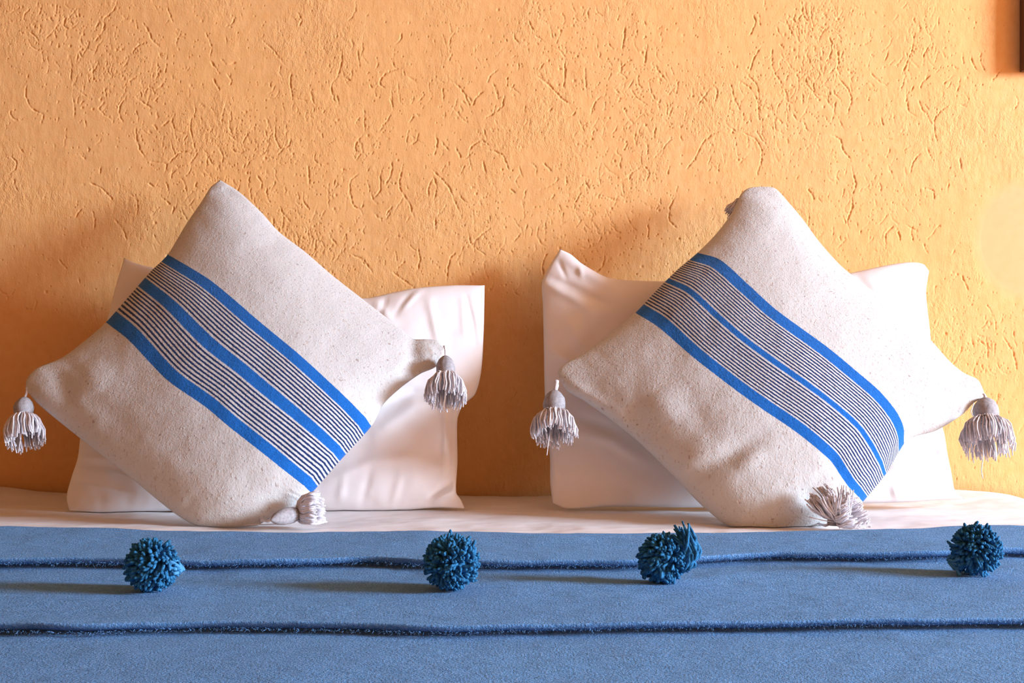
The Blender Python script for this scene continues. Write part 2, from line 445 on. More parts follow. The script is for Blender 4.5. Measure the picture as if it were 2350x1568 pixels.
def build_wall():
    S = 1250.0
    step = 0.00128
    x0, x1, z0, z1 = -0.99, 0.99, BED - 0.008, ZC + 0.64
    zlow = np.linspace(z0, ZC - 0.13, 62, endpoint=False)          # behind the pillows a coarser grid will do
    zs = np.r_[zlow, np.linspace(ZC - 0.13, z1, int((z1 - ZC + 0.13) / step) + 1)]
    nx, nz = int(round((x1 - x0) / step)) + 1, len(zs)
    xs = np.linspace(x0, x1, nx)
    hx = xs[1] - xs[0]
    groove = np.zeros((nx, nz))
    samples = []                       # x, z, sigma, depth
    def stroke(pts, sig, dep):
        p = np.asarray(pts, float)
        L = np.hypot(*(p[1:] - p[:-1]).T).sum()
        n = max(6, int(L / 0.0007))
        q = cubic_path(p, arc_ts(p), np.linspace(0, 1, n)) if len(p) > 2 else p[0] + (p[1] - p[0]) * np.linspace(0, 1, n)[:, None]
        t = np.linspace(0, 1, n)
        k = rng.uniform(0, 50)
        mod = 0.62 + 0.6 * smooth_noise(t * L * 260 + k, t * 0 + k, 3) + 0.35 * smooth_noise(t * L * 700 + k, t * 0, 5)
        q = q + np.stack([smooth_noise(t * L * 220, t * 0 + k, 9), smooth_noise(t * L * 220, t * 0 - k, 11)], 1) * 0.0011
        mod = np.clip(mod, 0.3, 1.4) * np.minimum(1, np.minimum(t, 1 - t) * 8 + 0.25)
        for i in range(n):
            samples.append((q[i, 0], q[i, 1], sig * (0.8 + 0.35 * mod[i]), dep * mod[i]))
    def w2(px, py):
        return ((px - 1175) / S, ZC + (784 - py) / S)
    for sc, ox, oy, lst in MARKS:
        for s in lst:
            stroke([w2(ox + a / sc, oy + b / sc) for a, b in s], 0.00085, 0.0020)
    # the plasterer's many smaller scratches, in clusters, mostly steep
    cl = [(110, 60, 90), (330, 180, 110), (700, 330, 160), (980, 260, 190), (1280, 60, 130), (1450, 160, 150), (1470, 230, 90), (1850, 120, 90), (1880, 190, 80),
          (1750, 270, 90), (1400, 440, 120), (640, 540, 70), (740, 560, 90), (560, 330, 90), (250, 140, 100), (2090, 130, 110), (1350, 500, 110), (1880, 40, 60),
          (430, 390, 120), (1100, 560, 120), (2250, 800, 110), (1980, 440, 120)]
    for k in range(1300):
        if rng.random() < 0.66:
            c = cl[rng.integers(len(cl))]
            px, py = rng.normal(c[0], c[2] * .6), rng.normal(c[1], c[2] * .6)
        else:
            px, py = rng.uniform(-40, 2390), rng.uniform(-20, 1150)
        ln = rng.gamma(2.0, 9.0) + 6
        ang = math.pi / 2 + rng.normal(0, 0.5)
        bend = rng.normal(0, 0.012)
        pts, a, x, y = [], ang, px, py
        for s in range(5):
            pts.append(w2(x, y))
            x += math.cos(a) * ln / 4; y += math.sin(a) * ln / 4; a += bend * ln / 2
        stroke(pts, rng.uniform(0.00065, 0.00085), rng.uniform(0.0006, 0.0018))
    # pits
    npit = 6500
    for k in range(npit):
        if rng.random() < 0.6:
            c = cl[rng.integers(len(cl))]
            px, py = rng.normal(c[0], c[2] * .7), rng.normal(c[1], c[2] * .7)
        else:
            px, py = rng.uniform(-40, 2390), rng.uniform(-20, 1160)
        wx, wz = w2(px, py)
        r = rng.uniform(0.0006, 0.0009) * (2.0 if rng.random() < 0.04 else 1.0)
        samples.append((wx, wz, r, rng.uniform(0.0006, 0.0022)))
        if rng.random() < .5:
            samples.append((wx + rng.normal(0, .0008), wz + rng.normal(0, .0014), r * .8, rng.uniform(0.0003, 0.0012)))
    A = np.array(samples)
    # smooth patch keeps no marks
    pr = np.hypot((A[:, 0] - 0.945) * 1.15, A[:, 1] - (ZC + 234 / S))
    A = A[pr > 0.112]
    ci, cj = np.round((A[:, 0] - x0) / hx).astype(int), np.clip(np.searchsorted(zs, A[:, 1]), 0, nz - 1)
    rim = np.zeros_like(groove)
    R = 4
    for di in range(-R, R + 1):
        for dj in range(-R, R + 1):
            ii, jj = ci + di, cj + dj
            ok = (ii >= 0) & (ii < nx) & (jj >= 0) & (jj < nz)
            jc = np.clip(jj, 0, nz - 1)
            dx = x0 + ii * hx - A[:, 0]; dz = zs[jc] - A[:, 1]
            r2 = (dx * dx + dz * dz) / (A[:, 2] ** 2)
            v = A[:, 3] * np.exp(-r2 / 2)
            np.maximum.at(groove, (ii[ok], jj[ok]), v[ok])
            v2 = 0.2 * A[:, 3] * np.exp(-r2 / 6)
            np.maximum.at(rim, (ii[ok], jj[ok]), v2[ok])
    X, Z = np.meshgrid(xs, zs, indexing='ij')
    keep = np.clip((np.hypot((X - 0.945) * 1.15, Z - (ZC + 234 / S)) - 0.095) / 0.02, 0, 1)
    und = fbm(X * 5, Z * 5, 3, 21) * 0.0012 + fbm(X * 38, Z * 22, 3, 31) * 0.00022 * keep
    fx = np.clip(np.minimum(X - x0, x1 - X) / 0.03, 0, 1) * np.clip(np.minimum(Z - z0, z1 - Z) / 0.03, 0, 1)
    Y = (groove * 1.25 - rim * 1.1 + und + 0.0022) * fx   # metres into the wall
    V = np.stack([X, Y, Z], -1).reshape(-1, 3)
    Fc = grid_faces(nx, nz)
    base = len(V)
    ring = [(RX0 - .2, 0), (x0, 0), (x1, 0), (RX1 + .2, 0)]
    zz = [0.0, z0, z1, RZ1]
    xx = [RX0 - .2, x0, x1, RX1 + .2]
    ex, ef = [], []
    for i in range(4):
        for j in range(4):
            ex.append((xx[i], 0.0, zz[j]))
    for i in range(3):
        for j in range(3):
            if i == 1 and j == 1: continue
            a = base + i * 4 + j
            ef.append((a, a + 4, a + 5, a + 1))
    V = np.vstack([V, np.array(ex)])
    # back of the wall gives it thickness
    b2 = len(V)
    V = np.vstack([V, np.array([(RX0 - .2, .2, 0), (RX1 + .2, .2, 0), (RX1 + .2, .2, RZ1), (RX0 - .2, .2, RZ1)])])
    c = [base + 0, base + 12, base + 15, base + 3]
    ef += [(b2, b2 + 3, b2 + 2, b2 + 1), (c[0], b2, b2 + 1, c[1]), (c[1], b2 + 1, b2 + 2, c[2]), (c[2], b2 + 2, b2 + 3, c[3]), (c[3], b2 + 3, b2, c[0])]
    Fc = np.vstack([Fc, np.array(ef)])
    o = mesh_obj('wall_back', V, Fc, M_PLASTER)
    o['kind'] = 'structure'
build_wall()

# dark wooden board added to cast the shadow in the upper right corner
bx, bz = (2340 - 1175) / 1250.0, ZC + (784 - 166) / 1250.0
fr = empty('shadow_board', (bx + 0.2, -0.01, bz))
tag(fr, 'dark brown wooden board added for its shadow on the ochre wall, cut off by the upper right corner', 'shadow board')
fo = (bx + 0.2, -0.01, bz)
slabs('board_rail', [(bx, bx + 0.035, -0.026, -0.001, bz, bz + 0.5)], M_WOOD, fr, fo)
slabs('board_rail', [(bx + 0.365, bx + 0.4, -0.026, -0.001, bz, bz + 0.5)], M_WOOD, fr, fo)
slabs('board_rail', [(bx + 0.035, bx + 0.365, -0.026, -0.001, bz, bz + 0.035)], M_WOOD, fr, fo)
slabs('board_rail', [(bx + 0.035, bx + 0.365, -0.026, -0.001, bz + 0.465, bz + 0.5)], M_WOOD, fr, fo)
slabs('panel', [(bx + 0.035, bx + 0.365, -0.010, -0.002, bz + 0.035, bz + 0.465)], M_WOOD, fr, fo)

# ------------------------------------------------------------------ bed
BX0, BX1, BY0, BY1 = -1.08, 0.995, -2.02, -0.02
bed = empty('bed', ((BX0 + BX1) / 2, -1.0, 0))
tag(bed, 'wide double bed standing with its head against the ochre wall', 'bed')
bo = ((BX0 + BX1) / 2, -1.0, 0)
slabs('bed_base', [(BX0 + .02, BX1 - .02, BY0 + .02, BY1 - .01, 0.12, 0.30)], M_WOOD, bed, bo)
for sx in (BX0 + .08, BX1 - .14):
    for sy in (BY0 + .08, BY1 - .14):
        slabs('leg', [(sx, sx + .06, sy, sy + .06, 0.0, 0.12)], M_WOOD, bed, bo)
slabs('mattress', [(BX0 + .012, BX1 - .03, BY0 + .012, BY1 - .012, 0.30, BED - 0.045)], M_MATTRESS, bed, bo)

def sheet_z(x, y):
    """height of the sheet over the level bed top"""
    z = fbm(x * 3.1 + 5, y * 5.5, 3, 41) * 0.0026
    z += 0.0013 * fbm(x * 14 + y * 9, y * 26 - x * 5, 3, 45)
    back = np.exp(-((y + 0.02) / 0.12) ** 2)
    z += back * (0.014 * np.exp(-((x + 0.97) / 0.10) ** 2) + 0.004 * np.exp(-((x - 0.78) / 0.12) ** 2) - 0.003 * np.exp(-((x + 0.05) / 0.25) ** 2))
    z += 0.0035 * np.exp(-((y + 0.40 + 0.05 * x) / 0.018) ** 2) * np.exp(-((x + 0.72) / 0.12) ** 2)
    z -= 0.03 * np.clip((x - 0.84) / 0.14, 0, 1) ** 2
    return z

def build_sheet():
    nx, ny = 320, 240
    # parametrised from edge to edge, hanging down the sides
    u = np.linspace(BX0, BX1, nx)
    v = np.r_[np.linspace(BY0, -0.75, 60, endpoint=False), np.linspace(-0.75, BY1, ny - 60)]
    X, Y = np.meshgrid(u, v, indexing='ij')
    Z = BED + sheet_z(X, Y) * np.clip(np.minimum(X - BX0, BX1 - X) / 0.05, 0, 1)
    dr = np.minimum(np.minimum(X - BX0, BX1 - X), (Y - BY0) * 1.0)
    r = 0.04
    Z -= r - np.sqrt(np.maximum(r * r - np.clip(r - dr, 0, r) ** 2, 0))
    V = np.stack([X, Y, Z], -1).reshape(-1, 3)
    Fc = grid_faces(nx, ny)
    # hanging skirt to just below the mattress
    idx = lambda i, j: i * ny + j
    loop = [idx(0, j) for j in range(ny - 1, -1, -1)] + [idx(i, 0) for i in range(1, nx)] + [idx(nx - 1, j) for j in range(1, ny)]
    k = len(V)
    low = V[loop].copy()
    low[:, 2] = 0.27
    V = np.vstack([V, low])
    ef = [(loop[i], k + i, k + i + 1, loop[i + 1]) for i in range(len(loop) - 1)]
    Fc = np.vstack([Fc, np.array(ef)])
    o = mesh_obj('bed_sheet', V, Fc, M_SHEET, None, ((BX0 + BX1) / 2, -1.0, 0.27))
    tag(o, 'white cotton sheet stretched over the bed, bare between blue blanket and ochre wall', 'sheet')
build_sheet()

# ------------------------------------------------------------------ pillows and cushions
def puffed(name, rows, vs, left, right, y0, k, T, mat, parent=None, origin=(0, 0, 0), nu=150, nv=150,
           wrinkles=(), pn=2.6, pm=1.9, noise_amp=0.003, seed=1, droop=None, hem=None, back=1.0, wk=1.0, ww=1.0):
    """rows: outline curves (left to right) in photo pixels at parameters vs; left/right: (v, px, py) side outlines.
    The sheet stands on the leaning plane y = y0 + k (z - BED) and is blown up to half thickness T on both sides."""
    u = np.linspace(0, 1, nu)
    v = np.linspace(0, 1, nv)
    ue = 0.5 - 0.5 * np.cos(np.pi * u)      # finer near the edges
    ve = 0.5 - 0.5 * np.cos(np.pi * v)
    u = 0.5 * u + 0.5 * ue
    v = 0.5 * v + 0.5 * ve
    R = np.stack([cubic_path(r, arc_ts(r), u) for r in rows])           # k,nu,2
    vsa = np.array(vs)
    flat = R.reshape(len(rows), -1)
    P = cubic_path(flat, vsa, v).reshape(nv, nu, 2)
    l = np.array(left, float); r = np.array(right, float)
    L = cubic_path(l[:, 1:], l[:, 0], v); Rr = cubic_path(r[:, 1:], r[:, 0], v)
    U = u[None, :, None]
    P = P + (L - P[:, 0])[:, None, :] * (1 - U) ** 3 + (Rr - P[:, -1])[:, None, :] * U ** 3
    px, py = P[..., 0], P[..., 1]
    s = (py - 784) / F
    d = (D0 + y0 + k * CAMH) / (1 + k * s)
    X = (px - 1175) / F * d
    Y = -D0 + d
    Z = ZC - s * d
    UU, VV = np.meshgrid(u, v)
    def prof(t, n=pn, m=pm):
        return np.maximum(1 - np.abs(2 * t - 1) ** n, 0) ** (1 / m)
    H = T * prof(UU) * prof(VV)
    edge = np.clip(4 * np.minimum(np.minimum(UU, 1 - UU), np.minimum(VV, 1 - VV)), 0, 1)
    em = np.clip(edge * 4, 0, 1)
    W = noise_amp * fbm(px / 85.0, py / 85.0, 3, seed) * em
    # small tucks running in from the seams
    W += 0.0018 * smooth_noise(UU * 34, VV * 5, seed + 50) * np.exp(-((np.minimum(VV, 1 - VV)) / 0.07) ** 2) * em
    W += 0.0018 * smooth_noise(UU * 5, VV * 34, seed + 60) * np.exp(-((np.minimum(UU, 1 - UU)) / 0.07) ** 2) * em
    for pts, width, amp in wrinkles:
        dd, par, _ = seg_dist(px, py, pts)
        W += wk * amp * np.exp(-(dd / (width * ww)) ** 2) * np.sin(np.pi * (0.08 + 0.84 * par)) ** 0.8
    if hem:
        for pts, width, amp in hem:      # step: beyond this line the cloth lies flatter
            dd, par, side = seg_dist(px, py, pts)
            H = H * (1 - amp * 0.5 * (1 + np.tanh(side * dd / width)))
    Yf = Y - H - W
    Yb = np.minimum(Y + H * back + 0.5 * W, -0.006 - 0.0005 * edge)
    Yf = np.minimum(Yf, -0.012 - 0.004 * edge)
    Yb = np.maximum(Yb, Yf + 0.002 * em)
    Zf = np.maximum(Z, BED + np.maximum(sheet_z(X, Yf), sheet_z(X, Yb)) + 0.0015)
    # the front swells towards the viewer's side of the room, the seams stay where they are
    g = (D0 + Yf) / d
    Xf = X * g
    Zf2 = np.maximum(ZC + (Z - ZC) * g, BED + sheet_z(X, Yf) + 0.0015)
    Vf = np.stack([Xf, Yf, Zf2], -1).reshape(-1, 3)
    Vb = np.stack([X, Yb, Zf], -1).reshape(-1, 3)
    bd = np.zeros((nv, nu), bool); bd[0] = bd[-1] = True; bd[:, 0] = bd[:, -1] = True
    Vb[bd.ravel()] = Vf[bd.ravel()] = 0.5 * (Vf + Vb)[bd.ravel()]
    ff = grid_faces(nv, nu, 0, flip=True)
    # share the border vertices
    idmap = np.arange(nv * nu) + nv * nu
    idmap[bd.ravel()] = np.nonzero(bd.ravel())[0]
    fb = idmap[grid_faces(nv, nu, 0, flip=False)]
    V = np.vstack([Vf, Vb])
    used = np.ones(len(V), bool); used[nv * nu:][bd.ravel()] = False
    remap = np.cumsum(used) - 1
    uv = np.stack([UU.ravel(), VV.ravel()], 1); uv = np.vstack([uv, uv])
    Fc = remap[np.vstack([ff, fb])]
    o = mesh_obj(name, V[used], Fc, mat, parent, origin, uv=uv[used])
    return o

def plane_pt(px, py, y0, k, off=0.0):
    s = (py - 784) / F
    d = (D0 + y0 + k * CAMH) / (1 + k * s) - off
    return at(px, py, d)

# white pillows
lp = puffed('bed_pillow',
    rows=[[(158,1172),(230,1178),(400,1173),(600,1168),(760,1175),(900,1173),(1000,1166),(1067,1168)],
          [(188,1000),(500,985),(800,980),(1050,985)],
          [(285,592),(310,604),(360,616),(500,640),(700,668),(830,685),(900,672),(950,662),(1040,655),(1112,655)]],
    vs=[0, 0.36, 1],
    left=[(0,158,1172),(.06,153,1140),(.14,163,1099),(.2,178,1052),(.3,185,1002),(.5,215,880),(.7,243,750),(.85,262,670),(1,285,592)],
    right=[(0,1067,1168),(.03,1058,1148),(.07,1047,1130),(.2,1050,1060),(.38,1050,962),(.43,1062,932),(.5,1090,905),(.6,1104,855),(.8,1110,760),(1,1112,655)],
    y0=-0.275, k=0.50, T=0.056, mat=M_CASE, origin=at(610, 1172, 2.2), noise_amp=0.0018, seed=3,
    wrinkles=[([(860,690),(900,740)],9,0.004),([(885,685),(870,725)],6,-0.004),([(940,675),(905,725)],6,-0.003),([(965,665),(920,710)],7,0.003),
              ([(1070,680),(1085,740),(1092,790)],5,-0.003),([(1060,690),(1068,780)],8,0.0025),([(985,690),(1000,760),(1010,800)],9,0.004),
              ([(880,930),(950,905),(1010,905)],14,-0.007),([(870,985),(950,935),(1010,930)],16,0.006),
              ([(1020,930),(1022,1000),(1018,1080)],6,0.004),([(1032,930),(1034,1000),(1030,1090)],6,-0.004),
              ([(180,1065),(260,1075),(320,1100)],8,-0.004),([(170,1105),(230,1115),(300,1130)],8,-0.003),([(190,1050),(280,1055)],7,0.003),
              ([(1000,1150),(1040,1128),(1050,1100)],8,0.006),([(985,1140),(1030,1110)],6,-0.005),([(780,1150),(790,1090)],8,0.002),([(830,1160),(850,1080)],8,-0.002),([(900,1160),(920,1090)],9,0.002),
              ([(760,1100),(850,1060),(960,1050)],14,0.004)])
tag(lp, 'white cotton bed pillow behind the left striped cushion, square corner beside its tassel', 'pillow', 'white pillows leaning on the wall')

rp = puffed('bed_pillow',
    rows=[[(1268,1155),(1300,1168),(1400,1163),(1600,1165),(1800,1160),(1980,1156),(2080,1153),(2150,1148),(2212,1145)],
          [(1250,900),(1500,900),(1900,900),(2145,900)],
          [(1285,572),(1310,584),(1337,606),(1400,638),(1530,646),(1700,650),(1900,636),(1960,625),(2040,608),(2085,602),(2118,606),(2132,622)]],
    vs=[0, 0.47, 1],
    left=[(0,1268,1155),(.08,1263,1110),(.2,1262,1050),(.3,1256,990),(.47,1250,900),(.65,1248,800),(.8,1246,700),(.88,1244,650),(.94,1260,612),(1,1285,572)],
    right=[(0,2212,1145),(.05,2192,1128),(.12,2184,1090),(.2,2175,1045),(.3,2166,992),(.4,2150,940),(.55,2141,870),(.7,2135,770),(.87,2125,675),(.95,2129,640),(1,2132,622)],
    y0=-0.275, k=0.50, T=0.056, mat=M_CASE, origin=at(1735, 1162, 2.2), noise_amp=0.0018, seed=9,
    wrinkles=[([(1290,585),(1340,620),(1410,660)],14,0.008),([(1262,640),(1320,665),(1400,700)],11,-0.008),([(1262,655),(1310,680),(1370,720)],12,0.006),
              ([(1282,600),(1300,640)],5,-0.003),([(1330,610),(1335,640)],6,0.003),([(1255,800),(1310,830)],10,0.004),([(1300,730),(1340,800)],16,0.005),([(1400,720),(1330,800)],22,-0.008),
              ([(1320,990),(1400,1010),(1480,1060)],14,0.006),([(1330,960),(1420,990)],14,-0.005),([(1270,1060),(1275,1110)],6,0.003),
              ([(2120,1020),(2150,1050)],22,-0.016),([(1900,1120),(2000,1080),(2100,1075),(2170,1065)],10,0.007),([(1990,1085),(2060,1055),(2090,1050)],10,-0.004),
              ([(2050,1110),(2060,1145)],7,0.003),([(1960,630),(2000,680)],12,-0.003)])
tag(rp, 'white cotton bed pillow behind the right striped cushion, pointed left corner raised', 'pillow', 'white pillows leaning on the wall')

# yarn tubes ---------------------------------------------------------
def tube_set(paths, radii, sides=5):
    V, Fc = [], []
    for p, r in zip(paths, radii):
        p = np.asarray(p, float)
        n = len(p)
        t = np.gradient(p, axis=0)
        t /= np.linalg.norm(t, axis=1)[:, None] + 1e-9
        ref = np.array([0.3, 0.9, 0.2]) if abs(t[0][1]) < 0.9 else np.array([1.0, 0, 0])
        a = np.cross(t, ref); a /= np.linalg.norm(a, axis=1)[:, None] + 1e-9
        b = np.cross(t, a)
        k = len(V)
        rr = np.full(n, r) if np.isscalar(r) else np.asarray(r)
        for i in range(n):
            for s in range(sides):
                th = 2 * math.pi * s / sides
                V.append(p[i] + rr[i] * (math.cos(th) * a[i] + math.sin(th) * b[i]))
        for i in range(n - 1):
            for s in range(sides):
                s2 = (s + 1) % sides
                Fc.append((k + i * sides + s, k + i * sides + s2, k + (i + 1) * sides + s2, k + (i + 1) * sides + s))
        Fc.append(tuple(k + s for s in range(sides))[::-1])
        Fc.append(tuple(k + (n - 1) * sides + s for s in range(sides)))
    return V, Fc

def tassel(parent, attach, top, neck, ends, rh, seed, strays=(), depth_px=F, yarn=None, cord_r=0.0018, flat=1.0, lowz=None):
    """attach/top/neck: world points; ends: list of (end point, radius, count)."""
    rg = random.Random(seed)
    yarn = yarn or M_YARN
    attach, top, neck = (np.array(q, float) for q in (attach, top, neck))
    ax = neck - top
    L = np.linalg.norm(ax); ax /= L
    ref = np.array([0, 1.0, 0]) if abs(ax[1]) < .9 else np.array([1.0, 0, 0])
    e1 = np.cross(ax, ref); e1 /= np.linalg.norm(e1); e2 = np.cross(ax, e1)
    # head: wrapped bulb with yarn ribs
    prof = [(0.0, .10), (.03, .20), (.10, .42), (.22, .68), (.40, .90), (.58, 1.0), (.76, .98), (.90, .82), (1.0, .64), (1.05, .70), (1.1, .5)]
    ns = 40
    V, Fc = [], []
    for t, r in prof:
        for s in range(ns):
            th = 2 * math.pi * s / ns
            rr = rh * r * (1 + 0.045 * math.cos(th * 20 + 3 * t) + 0.03 * rg.uniform(-1, 1))
            V.append(top + ax * L * t + rr * (math.cos(th) * e1 + math.sin(th) * e2))
    for i in range(len(prof) - 1):
        for s in range(ns):
            s2 = (s + 1) % ns
            Fc.append((i * ns + s, i * ns + s2, (i + 1) * ns + s2, (i + 1) * ns + s))
    Fc.append(tuple(range(ns))[::-1]); Fc.append(tuple((len(prof) - 1) * ns + s for s in range(ns)))
    if lowz is not None: V = [np.array([q[0], q[1], max(q[2], lowz)]) for q in V]
    o = mesh_obj('tassel', V, Fc, M_HEAD, parent, tuple(top))
    # binding thread round the neck
    ring = []
    for wv in range(3):
        ring.append([neck + ax * L * (0.0 + 0.035 * wv) + rh * .68 * (math.cos(t) * e1 + math.sin(t) * e2) for t in np.linspace(0, 2 * math.pi, 22)])
    v, f = tube_set(ring, [0.0009] * 3, 5)
    if lowz is not None: v = [np.array([q[0], q[1], max(q[2], lowz)]) for q in v]
    mesh_obj('binding', v, f, yarn, o, tuple(neck))
    # cord
    mid = (attach + top) / 2 + np.array([0.002, 0, -0.001])
    v, f = tube_set([[attach, mid, top + ax * L * .04], [attach + e1 * .0016, mid - e1 * .001, top + ax * L * .04]], [cord_r, cord_r], 6)
    mesh_obj('cord', v, f, yarn, o, tuple(attach))
    paths, rad = [], []
    for end, rs, cnt in ends:
        end = np.array(end, float)
        sk = end - neck; SL = np.linalg.norm(sk); sd = sk / SL
        f1 = np.cross(sd, ref); f1 /= np.linalg.norm(f1); f2 = np.cross(sd, f1)
        for k in range(int(cnt * 1.5)):
            th = rg.uniform(0, 2 * math.pi)
            q = math.sqrt(rg.uniform(0.02, 1))
            q = 0.35 + 0.65 * q
            l = rg.uniform(0.86, 1.04)
            rad_dir = math.cos(th) * f1 + math.sin(th) * f2 * flat
            st = neck + (math.cos(th) * e1 + math.sin(th) * e2) * rh * 0.5
            jx = np.array([rg.gauss(0, .0012) for _ in range(3)])
            P = []
            for t in (0, .12, .3, .5, .75, 1.0):
                rr = rs * q * (1.35 * t ** 0.55 - 0.35 * t ** 2.2)
                P.append(st * (1 - t) + (neck + sk * 1.0) * t * 1.0 + rad_dir * rr - 0 * sd + sd * SL * (l - 1) * t + jx * t
                         + 0.0012 * math.sin(t * 9 + th * 5) * f1)
            P = np.array(P)
            if lowz is not None: P[:, 2] = np.maximum(P[:, 2], lowz)
            paths.append(P); rad.append([0.0012, .0014, .0014, .0013, .0013, .0009])
    for s in strays:
        paths.append(s); rad.append(0.0008)
    v, f = tube_set(paths, rad, 5)
    sk = mesh_obj('skirt', v, f, yarn, o, tuple(neck))
    sk['kind'] = 'stuff'
    return o

CY0, CK = -0.462, 0.70
# left striped cushion
lc_o = tuple(plane_pt(540, 1205, CY0, CK))
lc = empty('throw_cushion', lc_o)
tag(lc, 'cream wool cushion with wide blue bands, left of the two, standing on its corner', 'cushion', 'striped wool cushions on the bed')
m_lc = cushion_mat('cream_wool_wide_bands', 0.37, 0.67, 0.5, 8, 0.115)
cov = puffed('cover',
    rows=[[(58,893),(85,925),(120,955),(180,1003),(300,1097),(400,1178),(450,1206),(520,1211),(590,1207)],
          [(243,740),(294,780),(383,872),(470,933),(526,980),(600,1038),(655,1082),(717,1130)],
          [(385,584),(485,645),(600,742),(687,814),(789,908),(855,975)],
          [(505,413),(548,440),(600,488),(640,532),(700,578),(760,630),(830,685),(920,755),(947,778),(980,779),(1003,782),(1020,797)]],
    vs=[0, .37, .67, 1],
    left=[(0,58,893),(.05,63,868),(.1,85,845),(.17,140,822),(.26,190,786),(.37,243,740),(.46,296,680),(.57,347,622),(.67,385,584),(.76,425,518),(.85,463,462),(.9,474,444),(.95,485,428),(1,505,413)],
    right=[(0,590,1207),(.08,640,1180),(.2,690,1152),(.37,717,1130),(.5,782,1056),(.67,855,975),(.75,880,928),(.83,920,890),(.91,965,858),(.96,1000,842),(.985,1014,818),(1,1020,797)],
    y0=CY0, k=CK, T=0.086, wk=0.6, ww=1.5, mat=m_lc, parent=lc, origin=lc_o, nu=180, nv=180, back=0.62, noise_amp=0.0013, seed=17, pn=2.0, pm=1.6,
    wrinkles=[([(120,850),(150,900),(160,940)],16,-0.010),([(190,830),(230,900)],26,0.010),([(230,960),(330,1010)],28,-0.006),([(140,900),(240,980)],14,0.003),
              ([(480,445),(515,440),(560,455)],6,-0.007),([(490,425),(530,425)],6,0.004),([(640,545),(600,570),(540,580)],14,-0.004),
              ([(948,780),(945,830),(925,870)],12,-0.010),([(975,790),(985,830)],12,0.007),([(880,930),(860,900)],12,-0.004),
              ([(430,1150),(500,1130),(600,1130)],30,0.004),([(690,650),(600,640)],22,0.003),([(600,1165),(660,1130)],10,-0.006)])
dlt = 0.012
Pl = lambda x, y, off=0.0: plane_pt(x, y, CY0, CK, off)
tassel(lc, Pl(61,890), Pl(57,912), Pl(53,954), [(Pl(60,1018), 0.030, 95)], 0.0155, 1,
       strays=[[Pl(52,975), Pl(47,1010), Pl(42,1040)], [Pl(38,965), Pl(22,975), Pl(10,985)]])
tassel(lc, Pl(1018,794,.02), Pl(1022,817,.02), Pl(1023,860,.02), [(Pl(1022,920,.02), 0.033, 110)], 0.0150, 2, cord_r=0.0013)
zt = BED + 0.016
def bedpt(px, py, dz):
    """point at height dz over the sheet seen at that pixel"""
    d = F * (CAMH - dz) / (py - 784)
    return at(px, py, d)
b0 = bedpt(640, 1190, 0.018)
tassel(lc, bedpt(600, 1196, .012), bedpt(622, 1194, .018), bedpt(680, 1180, .020), [(bedpt(736, 1176, .024), 0.030, 110)], 0.0125, 3, flat=0.7, lowz=BED + 0.008,
       strays=[[bedpt(560, 1206, .004), bedpt(600, 1204, .005), bedpt(650, 1203, .004)]])

# right striped cushion
rc_o = tuple(plane_pt(1800, 1212, CY0, CK))
rc = empty('throw_cushion', rc_o)
tag(rc, 'cream wool cushion with a narrow middle blue band, right of the two', 'cushion', 'striped wool cushions on the bed')
m_rc = cushion_mat('cream_wool_narrow_middle_band', 0.40, 0.69, 0.505, 10, 0.062)
puffed('cover',
    rows=[[(1283,868),(1302,898),(1340,920),(1400,962),(1460,1010),(1505,1052),(1560,1108),(1610,1160),(1680,1213),(1750,1222),(1830,1218),(1900,1207)],
          [(1458,718),(1512,752),(1588,818),(1690,897),(1750,940),(1827,993),(1903,1057),(1929,1095),(1949,1123),(1980,1152)],
          [(1601,580),(1652,596),(1716,652),(1780,710),(1900,798),(1971,857),(2018,898),(2056,944),(2072,978),(2076,1016)],
          [(1745,428),(1778,432),(1810,465),(1845,507),(1880,555),(1932,612),(1995,662),(2065,715),(2138,783),(2180,830),(2212,856),(2245,873),(2262,910)]],
    vs=[0, .40, .69, 1],
    left=[(0,1283,868),(.04,1281,852),(.09,1294,836),(.16,1330,816),(.28,1395,770),(.40,1458,718),(.5,1508,665),(.6,1556,618),(.69,1601,580),(.78,1645,535),(.86,1680,488),(.92,1700,446),(.96,1718,432),(1,1745,428)],
    right=[(0,1900,1207),(.12,1930,1192),(.25,1955,1175),(.40,1982,1150),(.55,2035,1086),(.69,2077,1016),(.74,2100,1002),(.82,2150,988),(.9,2208,952),(.95,2235,925),(1,2262,910)],
    y0=CY0, k=CK, T=0.088, wk=0.5, ww=1.6, mat=m_rc, parent=rc, origin=rc_o, nu=184, nv=184, back=0.62, noise_amp=0.0014, seed=27, pn=2.0, pm=1.6,
    wrinkles=[([(1600,1080),(1680,1045),(1745,1002)],13,-0.010),([(1690,1080),(1760,1030)],16,0.006),([(1560,1060),(1650,1020)],18,0.006),
              ([(1500,900),(1540,960)],24,0.009),([(1450,900),(1480,990)],18,-0.006),([(1580,930),(1620,1000)],24,-0.006),([(1300,870),(1350,910),(1430,965)],10,0.006),
              ([(1330,860),(1400,910),(1500,1000)],16,-0.006),([(1720,445),(1760,450),(1800,470)],6,-0.005),([(1790,430),(1790,450)],6,0.003),
              ([(1900,700),(1990,670)],14,-0.004),([(1760,560),(1820,540)],18,-0.004),([(1820,690),(1900,640),(1960,640)],20,0.005),
              ([(1840,1130),(1880,1160)],14,-0.007),([(1750,1160),(1850,1120)],18,0.005),([(2100,760),(2140,860),(2170,930)],22,0.004),([(2190,880),(2170,920),(2140,960)],12,-0.005),
              ([(2060,990),(2040,1060),(2000,1110)],9,-0.006),([(1900,1050),(1950,1110)],10,-0.005),([(2090,1000),(2150,975)],10,-0.003)])
